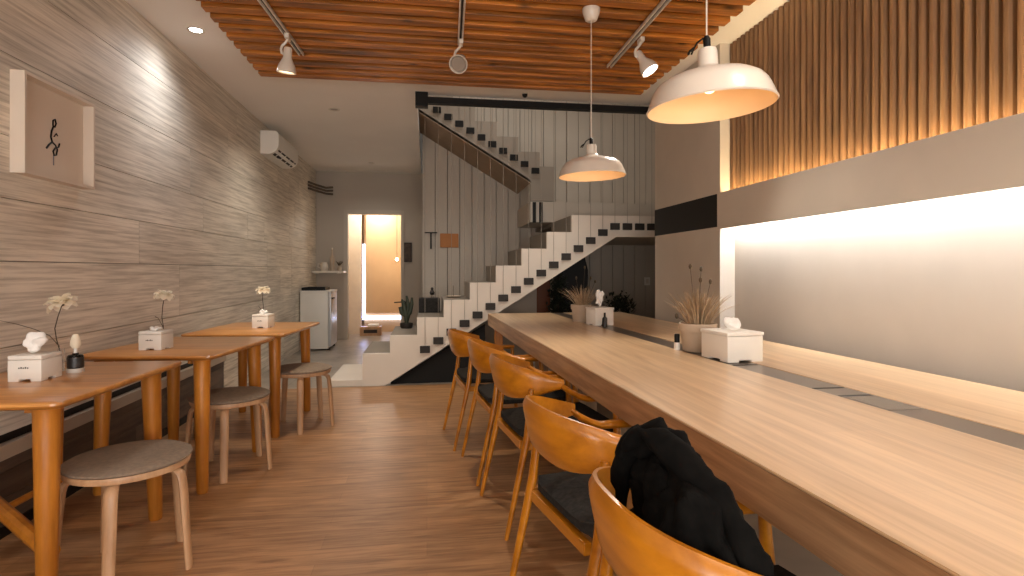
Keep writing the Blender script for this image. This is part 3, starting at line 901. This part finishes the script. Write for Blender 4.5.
# ------------------------------------------------------------------ tissue boxes
def crumple(seed, s=1.0, tall=1.0):
    bm = BM()
    bmesh.ops.create_icosphere(bm, subdivisions=4, radius=1.0)
    for v in bm.verts:
        d = v.co.normalized()
        up_ = (d.z + 1) / 2
        r = .55 + .5 * up_
        p = Vector((d.x * .036 * r, d.y * .022 * r, (up_) * .052 * tall))
        q = p * 40 + Vector((seed, seed * 2.3, seed * .7))
        p += d * (noise.noise(q) * .016 + noise.noise(q * 2.2) * .006)
        p.z = max(p.z, -.002)
        v.co = p * s
    return bm
def tissue_box(label, x, y, z, rz, w_, d_, h_, lid=0.0, seed=1, tall=1.0, ts=1.0, marks=True):
    t = thing('tissue_box', label, 'tissue box', (x, y, z), rz)
    bm = BM()
    box(bm, -w_ / 2, w_ / 2, -d_ / 2, d_ / 2, .009, h_ - .018, .004)
    for sx in (-1, 1):
        for sy in (-1, 1):
            fw = w_ * .16
            cx, cy = sx * (w_ / 2 - fw - .0006), sy * (d_ / 2 - fw - .0006)
            box(bm, cx - fw, cx + fw, cy - fw, cy + fw, 0, .016, .002)
    obj('body', bm, M_PLASTIC, t, True)
    bm = BM(); box(bm, -w_ / 2 - lid, w_ / 2 + lid, -d_ / 2 - lid, d_ / 2 + lid, h_ - .017, h_, .004)
    obj('lid', bm, M_PLASTIC, t, True)
    o = obj('tissue', crumple(seed, ts, tall), M_PAPER, t, True, loc=(0, 0, h_ - .002))
    if marks:
        bm = BM()
        for k in range(5):
            box(bm, -.022 + k * .008, -.017 + k * .008, -d_ / 2 - .0008, -d_ / 2 + .0002, h_ * .50, h_ * .50 + .005 + .002 * (k % 2))
        obj('print_mark', bm, M_BLOCK, t)
    return t
tissue_box('small white tissue box on the nearest cafe table', -1.60, 2.585, .75, math.radians(-2), .125, .125, .105, 0, 1.0, 1.15, 1.35)
tissue_box('small white tissue box on the middle cafe table', -1.53, 3.47, .75, math.radians(-6), .125, .125, .105, 0, 2.0, .45)
tissue_box('small white tissue box on the farthest cafe table', -1.27, 4.64, .75, math.radians(-8), .125, .125, .105, 0, 3.0, .6)
tissue_box('large white tissue box on the long table beside the nearer grass pot', 1.525, 2.64, .75, math.radians(6), .20, .22, .145, .004, 4.0, .9, 1.5, False)
tissue_box('white tissue box on the long table beside the farther grass pot', 1.405, 4.45, .75, math.radians(10), .165, .17, .145, .004, 5.0, 2.6, 1.1, False)

# glass bottle with a pale stopper, near table
b1 = thing('scent_bottle', 'small dark-labelled glass bottle with pale stopper on the nearest cafe table', 'bottle', (-1.535, 2.735, .75))
obj('glass_body', lathe(BM(), [(0, 0), (.028, 0), (.030, .004), (.030, .070), (.026, .076), (.012, .079), (.012, .084), (0, .084)], 28), M_DARKGLASS, b1, True)
obj('base', lathe(BM(), [(0, -.0), (.0325, -.0), (.0325, .018), (0.0305, .018)], 28), plain('frost_base', (206, 200, 190), .3), b1, True)
obj('label_band', lathe(BM(), [(.0305, .022), (.0312, .022), (.0312, .066), (.0305, .066)], 28), M_AMBER, b1, True)
obj('stem', lathe(BM(), [(0, .084), (.007, .084), (.007, .105), (0, .105)], 14), M_PLASTIC, b1, True)
obj('stopper', lathe(BM(), [(0, .104), (.012, .105), (.020, .118), (.019, .135), (.013, .158), (.009, .166), (0, .168)], 24), M_PETAL, b1, True)

# flowers
def flower(label, x, y, z, pts, head, hr, tilt, leafpts=None, vase=True, leafscale=1):
    t = thing('flower_stem', label, 'flower', (x, y, z))
    obj('stem', sweep(BM(), pts, .0022, 7), M_PLANTSTEM, t, True)
    bm = BM()
    R = Matrix.Translation(head) @ Matrix.Rotation(tilt, 4, 'Y')
    for ring, (n, el, r) in enumerate(((10, -12, hr), (9, 16, hr * .95), (7, 46, hr * .78))):
        for k in range(n):
            a = 2 * PI * (k + ring * .43) / n + random.uniform(-.12, .12)
            ca, sa = math.cos(a), math.sin(a)
            rr = r * random.uniform(.86, 1.08); e0 = math.radians(el + random.uniform(-5, 5))
            row = []
            for f, wd in ((.08, .3), (.4, .95), (.75, 1.0), (1.0, .45)):
                e1 = e0 - .5 * f * f + .25
                rad = rr * f * math.cos(e1); zz = rr * f * math.sin(e1)
                half = wd * r * .36
                L_ = Vector((ca * rad - sa * half, sa * rad + ca * half, zz + .004))
                C_ = Vector((ca * rad, sa * rad, zz - .003))
                R_ = Vector((ca * rad + sa * half, sa * rad - ca * half, zz + .004))
                row.append([bm.verts.new(R @ q) for q in (L_, C_, R_)])
            for i in range(3):
                for j in range(2):
                    bm.faces.new((row[i][j], row[i][j + 1], row[i + 1][j + 1], row[i + 1][j]))
    obj('petals', bm, M_PETAL, t, True)
    bm = lathe(BM(), [(0, -.016), (.006, -.014), (.012, -.004), (.013, .002), (0, .004)], 14); rot_bm(bm, R); obj('calyx', bm, M_LEAF, t, True)
    if leafpts:
        for lp in leafpts:
            obj('twig', sweep(BM(), lp, [.0022] + [.0016] * (len(lp) - 2) + [.0006], 6), M_PLANTSTEM, t, True)
            a, b_ = Vector(lp[-2]), Vector(lp[-1])
            bm = BM(); c_ = a.lerp(b_, .3)
            sweep(bm, [a.lerp(b_, .1), a.lerp(b_, .45), b_], [.001, .006 * leafscale, .0008], 8, .25)
            obj('bud', bm, M_PLANTSTEM, t, True)
    if vase:
        obj('glass_tube', lathe(BM(), [(0, 0), (.012, 0), (.013, .004), (.012, .10), (.0105, .10), (.011, .006), (0, .005)], 18), M_GLASS, t, True)
    return t
flower('cream flower on a curved stem behind the nearest tissue box', -1.61, 2.765, .75,
       [(0, 0, .01), (-.002, 0, .08), (-.018, 0, .14), (-.025, 0, .19), (-.012, 0, .245), (.006, 0, .300)], (.004, 0, .305), .066, math.radians(-16),
       [[(-.006, 0, .11), (-.04, -.01, .16), (-.085, -.03, .19), (-.14, -.05, .215), (-.20, -.07, .235)]], True, 0.8)
flower('cream flower on a thin stem behind the middle tissue box', -1.54, 3.58, .75,
       [(0, 0, .01), (0, 0, .12), (-.008, 0, .17), (-.004, 0, .23), (.006, 0, .297)], (.006, 0, .300), .060, math.radians(8),
       [[(0, 0, .11), (-.015, 0, .14), (-.028, 0, .165), (-.05, 0, .18)]], True)
flower('cream flower on a thin stem behind the farthest tissue box', -1.30, 4.75, .75,
       [(0, 0, .01), (-.002, 0, .10), (.0, 0, .16), (-.006, 0, .21), (-.003, 0, .287)], (-.002, 0, .29), .058, math.radians(-5),
       [[(0, 0, .11), (-.015, 0, .13), (-.030, 0, .15), (-.040, 0, .165)]], True)

# pots with dried grass on the long table
def grass_pot(label, x, y, z, r0, r1, h, nb, bh, spread, buds, seed):
    rnd = random.Random(seed)
    t = thing('grass_pot', label, 'potted plant', (x, y, z))
    obj('pot', lathe(BM(), [(0, 0), (r0, 0), (r0 + .003, .003), (r0 + (r1 - r0) * .72, h * .72), (r1 + .004, h * .73), (r1 + .006, h * .98), (r1 + .003, h), (r1 - .004, h), (r1 - .008, h * .86), (0, h * .86)], 40), M_STONE, t, True)
    bm = BM()
    for k in range(nb):
        a = rnd.uniform(0, 2 * PI); rr = rnd.uniform(0, r1 * .7)
        b0 = Vector((math.cos(a) * rr, math.sin(a) * rr, h * .86))
        ln = bh * rnd.uniform(.6, 1.05); out = spread * (rr / r1 + .15) * rnd.uniform(.7, 1.5)
        dr = Vector((math.cos(a), math.sin(a), 0))
        pts = [b0 + dr * (out * f ** 1.5) + Vector((0, 0, ln * (f - .22 * f ** 3 * (out / spread)))) for f in (0, .25, .5, .75, 1)]
        sweep(bm, pts, [.0026, .0036, .0034, .0026, .0006], 4, .4)
    obj('grass_blades', bm, M_DRY, t)
    for (dx, dy, hh) in buds:
        sb = obj('seed_stalk', sweep(BM(), [(dx * .3, dy * .3, h * .86), (dx * .6, dy * .6, h * .86 + hh * .5), (dx, dy, h * .86 + hh)], .0016, 5), M_PLANTSTEM, t)
        obj('seed_head', lathe(BM(), [(0, -.014), (.006, -.010), (.009, 0), (.007, .012), (0, .018)], 12, (dx, dy, h * .86 + hh)), M_PLANTSTEM, sb, True)
    for k in range(3):
        a = 2.2 + k * .5
        bm = BM(); b0 = Vector((-.01 + k * .018, -.02, h * .86))
        sweep(bm, [b0, b0 + Vector((-.008 + .01 * k, -.005, bh * .45)), b0 + Vector((-.006 + .02 * k, -.01, bh * (.95 - .12 * k)))], [.006, .016, .003], 8, .5)
        obj('plume', bm, M_DRY, t, True)
    return t
grass_pot('beige ceramic pot of dried grass beside the large tissue box', 1.492, 2.93, .75, .078, .098, .155, 200, .225, .13,
          [(-.045, 0, .335), (.03, .02, .32), (.005, -.02, .26), (.075, 0, .25), (-.125, .0, .06)], 3)
grass_pot('beige ceramic pot of spiky dried grass, farther along the long table', 1.33, 4.72, .75, .075, .09, .15, 110, .20, .17,
          [(-.05, 0, .25), (.08, 0, .25), (.035, .03, .34), (.12, 0, .22)], 5)
b2 = thing('small_bottle', 'little black and white bottle beside the nearer grass pot', 'bottle', (1.395, 2.985, .75))
obj('body', lathe(BM(), [(0, 0), (.017, 0), (.017, .042), (0, .042)], 18), M_PLASTIC, b2, True)
obj('cap', lathe(BM(), [(0, .042), (.015, .042), (.015, .085), (.011, .090), (0, .090)], 18), M_BLACK, b2, True)
b3 = thing('small_bottle', 'little dark bottle in front of the farther tissue box', 'bottle', (1.40, 4.30, .75))
obj('body', lathe(BM(), [(0, 0), (.020, 0), (.020, .065), (.012, .075), (0, .075)], 18), M_AMBER, b3, True)
obj('cap', lathe(BM(), [(0, .075), (.008, .075), (.008, .11), (0, .11)], 14), M_BLACK, b3, True)

# ------------------------------------------------------------------ picture, air conditioner
pf = thing('picture_frame', 'deep pale box frame with a small black brush drawing, on the tiled wall', 'picture', (-1.88, 3.14, 1.88))
def frame_bm(y0, y1, z0, z1, t_, d0, d1):
    bm = BM()
    box(bm, d0, d1, y0, y1, z1 - t_, z1, .001); box(bm, d0, d1, y0, y1, z0, z0 + t_, .001)
    box(bm, d0, d1, y0, y0 + t_, z0 + t_, z1 - t_, .001); box(bm, d0, d1, y1 - t_, y1, z0 + t_, z1 - t_, .001)
    return bm
M_FR = plain('pale_frame', (218, 204, 188), 0.5, var=0.02)
obj('frame', frame_bm(-.275, .275, -.235, .235, .014, 0, .062), M_FR, pf)
obj('backing', box(BM(), 0, .010, -.262, .262, -.222, .222), plain('picture_paper', (220, 206, 190), 0.8, var=0.01), pf)
bm = BM()
def ln(pts, r=.0035):
    sweep(bm, [(.0125, y, z) for y, z in pts], r, 6)
ln([(.005, .075), (.020, .085), (.028, .065), (.018, .045), (.004, .050), (.005, .075)], .004)
ln([(.008, .045), (-.006, .02), (-.012, -.01), (-.002, -.035), (-.028, -.055), (-.045, -.075)], .0045)
ln([(-.002, -.035), (.022, -.045), (.038, -.065), (.030, -.095), (.012, -.100), (.006, -.080), (.022, -.060), (.048, -.050), (.055, -.030)], .004)
ln([(.012, -.005), (.030, .015), (.040, .005)], .003)
obj('drawing', bm, M_BLACK, pf)['label'] = 'small black brush-stroke figure'
bm = BM(); box(bm, .010, .012, .008, .014, -.150, -.100); obj('drawing_stroke', bm, plain('blue_grey_ink', (110, 116, 128), 0.7), pf)

ac = thing('air_conditioner', 'white wall-mounted air conditioner high on the left wall', 'air conditioner', (-1.88, 6.75, 2.53))
bm = BM()
pr = [(0, .0), (.10, 0), (.165, .035), (.195, .085), (.20, .15), (.195, .24), (.17, .265), (0, .265)]
a = [bm.verts.new((x, 0, z)) for x, z in pr]; b_ = [bm.verts.new((x, .98, z)) for x, z in pr]
bm.faces.new(a); bm.faces.new(b_[::-1])
for i in range(len(pr)): bm.faces.new((a[i], b_[i], b_[(i + 1) % len(pr)], a[(i + 1) % len(pr)]))
obj('housing', bm, M_PLASTIC, ac, True)
def on_slope(f, y0, y1, mat, nm, w1=.02):
    bm = BM()
    p0 = Vector((.10, 0, 0)); p1 = Vector((.165, 0, .035)); p2 = Vector((.195, 0, .085))
    a_ = p0.lerp(p1, .2); b2_ = p1.lerp(p2, .6)
    nrm = Vector((.06, 0, -.06)).normalized() * .007
    q = [a_ + nrm, b2_ + nrm]
    v = [bm.verts.new((q[0].x, y0, q[0].z)), bm.verts.new((q[1].x, y0, q[1].z)), bm.verts.new((q[1].x, y1, q[1].z)), bm.verts.new((q[0].x, y1, q[0].z))]
    bm.faces.new(v)
    bmesh.ops.solidify(bm, geom=bm.faces[:], thickness=.004)
    obj(nm, bm, mat, ac)
on_slope(0, .06, .92, M_BLACK, 'vent_opening')
for k in range(4):
    y = .14 + k * .21
    bm = BM(); sweep(bm, [(.130, y, -.002), (.192, y + .03, .052)], .012, 8, .4); obj('vane', bm, M_PLASTIC, ac)
obj('flap', sweep(BM(), [(.118, .30, .002), (.118, .92, .002)], .011, 8, .5), M_PLASTIC, ac)

# pipe bundle in the corner behind the unit
bm = BM()
for k in range(3):
    sweep(bm, [(-1.86, 9.3, 2.60 - k * .05), (-1.82, 9.75, 2.62 - k * .05), (-1.70, 9.90, 2.60 - k * .05), (-1.60, 9.97, 2.62 - k * .06)], .018, 8)
tag(obj('pipe_bundle', bm, plain('pipe_grey', (96, 84, 72), 0.7)), 'short dark pipes in the far upper corner of the left wall', 'pipes')

# ------------------------------------------------------------------ fridge, shelf
fr = thing('small_fridge', 'waist-high white fridge against the left wall beyond the tables', 'fridge', (-1.645, 8.98, 0))
obj('body', box(BM(), -.22, .18, -.28, .28, .02, .87, .008), M_PLASTIC, fr, True)
obj('door', box(BM(), .183, .225, -.28, .28, .05, .87, .008), plain('silver_door', (196, 196, 198), 0.3, 0.2), fr, True)
obj('handle', box(BM(), .226, .245, -.24, -.06, .76, .785, .003), M_BLOCK, fr)
obj('worktop', box(BM(), -.225, .23, -.285, .285, .872, .892, .003), M_PLASTIC, fr)
for sx in (-.18, .18):
    for sy in (-.24, .24):
        obj('foot', lathe(BM(), [(0, 0), (.02, 0), (.02, .022), (0, .022)], 12, (sx, sy, 0)), M_BLACK, fr)
tg = thing('black_tray', 'low black tray on top of the white fridge', 'tray', (-1.68, 8.92, .892))
bm = frame_bm(-.2, .2, 0, 0, 0, 0, 0); bm.free()
bm = BM(); box(bm, -.17, .17, -.2, .2, 0, .008); box(bm, -.17, -.16, -.2, .2, .008, .045); box(bm, .16, .17, -.2, .2, .008, .045); box(bm, -.16, .16, -.2, -.19, .008, .045); box(bm, -.16, .16, .19, .2, .008, .045)
obj('tray_body', bm, M_BLACK, tg)
sh = thing('wall_shelf', 'white wall shelf above the fridge in the far corner', 'shelf', (-1.66, 9.82, 1.15))
obj('board', box(BM(), -.215, .29, -.18, .18, 0, .035, .003), M_WHITE, sh)
for sx in (-.18, .18):
    obj('bracket', box(BM(), sx - .01, sx + .01, -.14, .18, -.012, 0), M_WHITE, sh)
mg = thing('white_jug', 'small white jug on the far wall shelf', 'jug', (-1.70, 9.75, 1.185))
obj('body', lathe(BM(), [(0, 0), (.05, 0), (.065, .05), (.06, .10), (.045, .13), (.05, .15), (.044, .15), (.04, .13), (0, .02)], 24), M_WHITE, mg, True)
obj('handle', sweep(BM(), [(-.055, 0, .11), (-.10, 0, .12), (-.105, 0, .07), (-.06, 0, .04)], .008, 8), M_WHITE, mg, True)
bt_ = thing('tall_bottle', 'tall slim pale bottle on the far wall shelf', 'bottle', (-1.58, 9.78, 1.185))
obj('body', lathe(BM(), [(0, 0), (.035, 0), (.037, .01), (.035, .22), (.014, .28), (.012, .36), (0, .36)], 24), M_STONE, bt_, True)
obj('cap', lathe(BM(), [(0, .36), (.014, .36), (.014, .39), (0, .39)], 14), M_WHITE, bt_, True)
dk = thing('small_vase', 'small dark vase with sprigs at the right end of the far shelf', 'vase', (-1.46, 9.78, 1.185))
obj('body', lathe(BM(), [(0, 0), (.03, 0), (.04, .04), (.02, .08), (.024, .09), (0, .07)], 20), M_STONE, dk, True)
bm = BM()
for k in range(9): sweep(bm, [(0, 0, .07), (.03 * math.cos(k * .7), .03 * math.sin(k * .7), .12), (.06 * math.cos(k * .7), .06 * math.sin(k * .7), .15 + .01 * (k % 3))], [.003, .006, .003], 5)
obj('sprigs', bm, M_PLANTSTEM, dk)

# picture and glow beside the doorway, signs on the boarded wall
pp = thing('small_picture', 'small dark picture on the wall right of the far doorway', 'picture', (-0.35, 9.995, 1.51))
obj('frame', rot_bm(frame_bm(-.085, .085, -.17, .17, .012, 0, .02), Matrix.Rotation(-PI / 2, 4, 'Z')), M_BLACK, pp)
obj('print', box(BM(), -.075, .075, -.012, -.004, -.16, .16), plain('dark_print', (70, 54, 44), 0.6, var=0.6, scale=18), pp)
bm = lathe(BM(), [(0, -.03), (.02, -.02), (.03, 0), (.02, .02), (0, .03)], 16)
sb_ = thing('bulb_lamp', 'small glowing bulb in the far doorway', 'lamp', (-0.56, 10.75, 1.40))
obj('bulb', bm, emit('bulb_hot', (1, .75, .4), 25), sb_, True)
obj('cord', sweep(BM(), [(0, 0, .02), (0, 0, 1.30)], .004, 6), M_BLACK, sb_)
light('door_bulb', 'POINT', (-0.56, 10.68, 1.40), 2.5, WARM, 0.03)
kr = thing('kraft_sign', 'orange-brown blank rectangular board on the white boarded wall', 'sign', (0.32, 8.045, 1.62))
obj('board', box(BM(), -.135, .125, -.02, 0, -.10, .10, .003), M_KRAFT, kr)
tw = thing('wall_lamp', 'thin black T-shaped wall lamp beside the kraft board', 'wall lamp', (0.055, 8.045, 1.62))
obj('bar', box(BM(), -.09, .09, -.05, -.03, .10, .115), M_BLACK, tw)
obj('stem', box(BM(), -.01, .01, -.045, -.0, -.12, .10), M_BLACK, tw)

# things on the steps
bx1 = thing('dark_opening_box', 'black box standing in for a dark opening on a low tread against the boarded wall', 'speaker', (0.02, 6.74, .70))  # solid black box put in place of a dark opening
obj('cabinet', box(BM(), -.115, .13, -.10, .10, 0, .17, .006), M_BLACK, bx1)
obj('front_face', box(BM(), -.10, .115, -.106, -.10, .015, .155, .002), M_CHAR, bx1)
fg = thing('small_figurine', 'little dark bird-like figurine on top of the black box', 'figurine', (0.06, 6.74, .87))
obj('body', lathe(BM(), [(0, .03), (.02, .035), (.030, .06), (.020, .085), (.012, .092), (.018, .105), (.012, .122), (0, .126)], 18), M_BLOCK, fg, True)
obj('stand', sweep(BM(), [(-.01, 0, 0), (-.008, 0, .04)], .004, 6), M_BLOCK, fg)
obj('stand', sweep(BM(), [(.012, 0, 0), (.008, 0, .04)], .004, 6), M_BLOCK, fg)
ds = thing('incense_dish', 'flat grey dish with an upright stick on a stair tread', 'dish', (0.30, 6.5, .881))
obj('dish', lathe(BM(), [(0, 0), (.06, 0), (.09, .02), (.086, .022), (.05, .008), (0, .008)], 28), M_STONE, ds, True)
obj('stick', sweep(BM(), [(0, 0, .008), (0, 0, .14)], .003, 6), M_PLANTSTEM, ds)
cp = thing('potted_cactus', 'dark branching cactus in a low pot on the lowest stair tread', 'potted plant', (-0.24, 6.72, .515))
obj('pot', lathe(BM(), [(0, 0), (.06, 0), (.075, .02), (.075, .06), (.068, .06), (.06, .05), (0, .05)], 24), M_BLOCK, cp, True)
bm = BM()
for p in ([(0, 0, .05), (-.005, 0, .16), (-.03, 0, .26), (-.05, 0, .34)], [(0, 0, .12), (.04, 0, .18), (.06, 0, .28), (.065, 0, .36)], [(-.01, 0, .14), (-.055, .01, .18), (-.07, .01, .25)], [(.0, 0, .05), (.02, .02, .15), (.015, .03, .30), (.0, .03, .38)]):
    sweep(bm, p, [.02, .026, .024, .012][:len(p)], 10)
obj('stems', bm, M_LEAF, cp, True)
tp = thing('wire_stand', 'thin dark wire stand with two short arms beside the cactus', 'stand', (-0.27, 7.2, 0))
obj('pole', sweep(BM(), [(0, 0, 0), (0, 0, .80)], .008, 8), M_BLACK, tp)
obj('arm', sweep(BM(), [(-.14, 0, .79), (.0, 0, .80)], .008, 8), M_BLACK, tp)
obj('arm', sweep(BM(), [(-.05, 0, .69), (.03, 0, .69)], .008, 8), M_BLACK, tp)
obj('foot', lathe(BM(), [(0, 0), (.10, 0), (.10, .01), (0, .012)], 20), M_BLACK, tp)
wb = thing('wooden_crate', 'small light wooden box on the floor of the far doorway', 'box', (-1.02, 10.6, 0))
obj('body', box(BM(), -.19, .19, -.12, .12, 0, .16, .005), M_BIRCH, wb)
obj('slot', box(BM(), -.12, .12, -.124, -.119, .05, .11), M_BLOCK, wb)
sc_ = thing('towel_stack', 'small folded pale cloth on the wooden box in the far doorway', 'cloth', (-0.98, 10.6, .16))
obj('cloth', box(BM(), -.10, .10, -.09, .09, 0, .045, .015), M_PAPER, sc_)

# plants under the stairs
def bushy(label, x, y, hpot, hh, rr, n, seed):
    rnd = random.Random(seed)
    t = thing('potted_shrub', label, 'potted plant', (x, y, 0))
    obj('pot', lathe(BM(), [(0, 0), (.10, 0), (.13, hpot), (.12, hpot), (.115, hpot - .03), (0, hpot - .03)], 24), M_BLOCK, t, True)
    bm = BM(); sweep(bm, [(0, 0, hpot - .03), (.01, 0, hpot + hh * .35), (0, .01, hpot + hh * .6)], [.014, .01, .006], 8)
    obj('trunk', bm, M_PLANTSTEM, t)
    bm = BM()
    for k in range(n):
        d = Vector((rnd.gauss(0, 1), rnd.gauss(0, 1), rnd.gauss(0, .9))).normalized() * rnd.uniform(.35, 1)
        c_ = Vector((d.x * rr, d.y * rr, hpot + hh * .62 + d.z * hh * .38))
        s = rnd.uniform(.03, .055)
        a = Vector((rnd.uniform(-1, 1), rnd.uniform(-1, 1), rnd.uniform(-.2, 1))).normalized()
        b_, cc_ = frame_of(a)
        v = [bm.verts.new(c_ - a * s), bm.verts.new(c_ + b_ * s * .4 + cc_ * s * .1), bm.verts.new(c_ + a * s), bm.verts.new(c_ - b_ * s * .4 + cc_ * s * .1)]
        bm.faces.new(v)
    obj('foliage', bm, M_LEAF, t)
    return t
bushy('dark leafy potted shrub under the stairs beside the brown cabinet', 1.60, 6.75, .25, .95, .14, 420, 11)
bushy('low dark leafy potted shrub under the stair landing', 2.42, 6.9, .25, .70, .24, 520, 12)
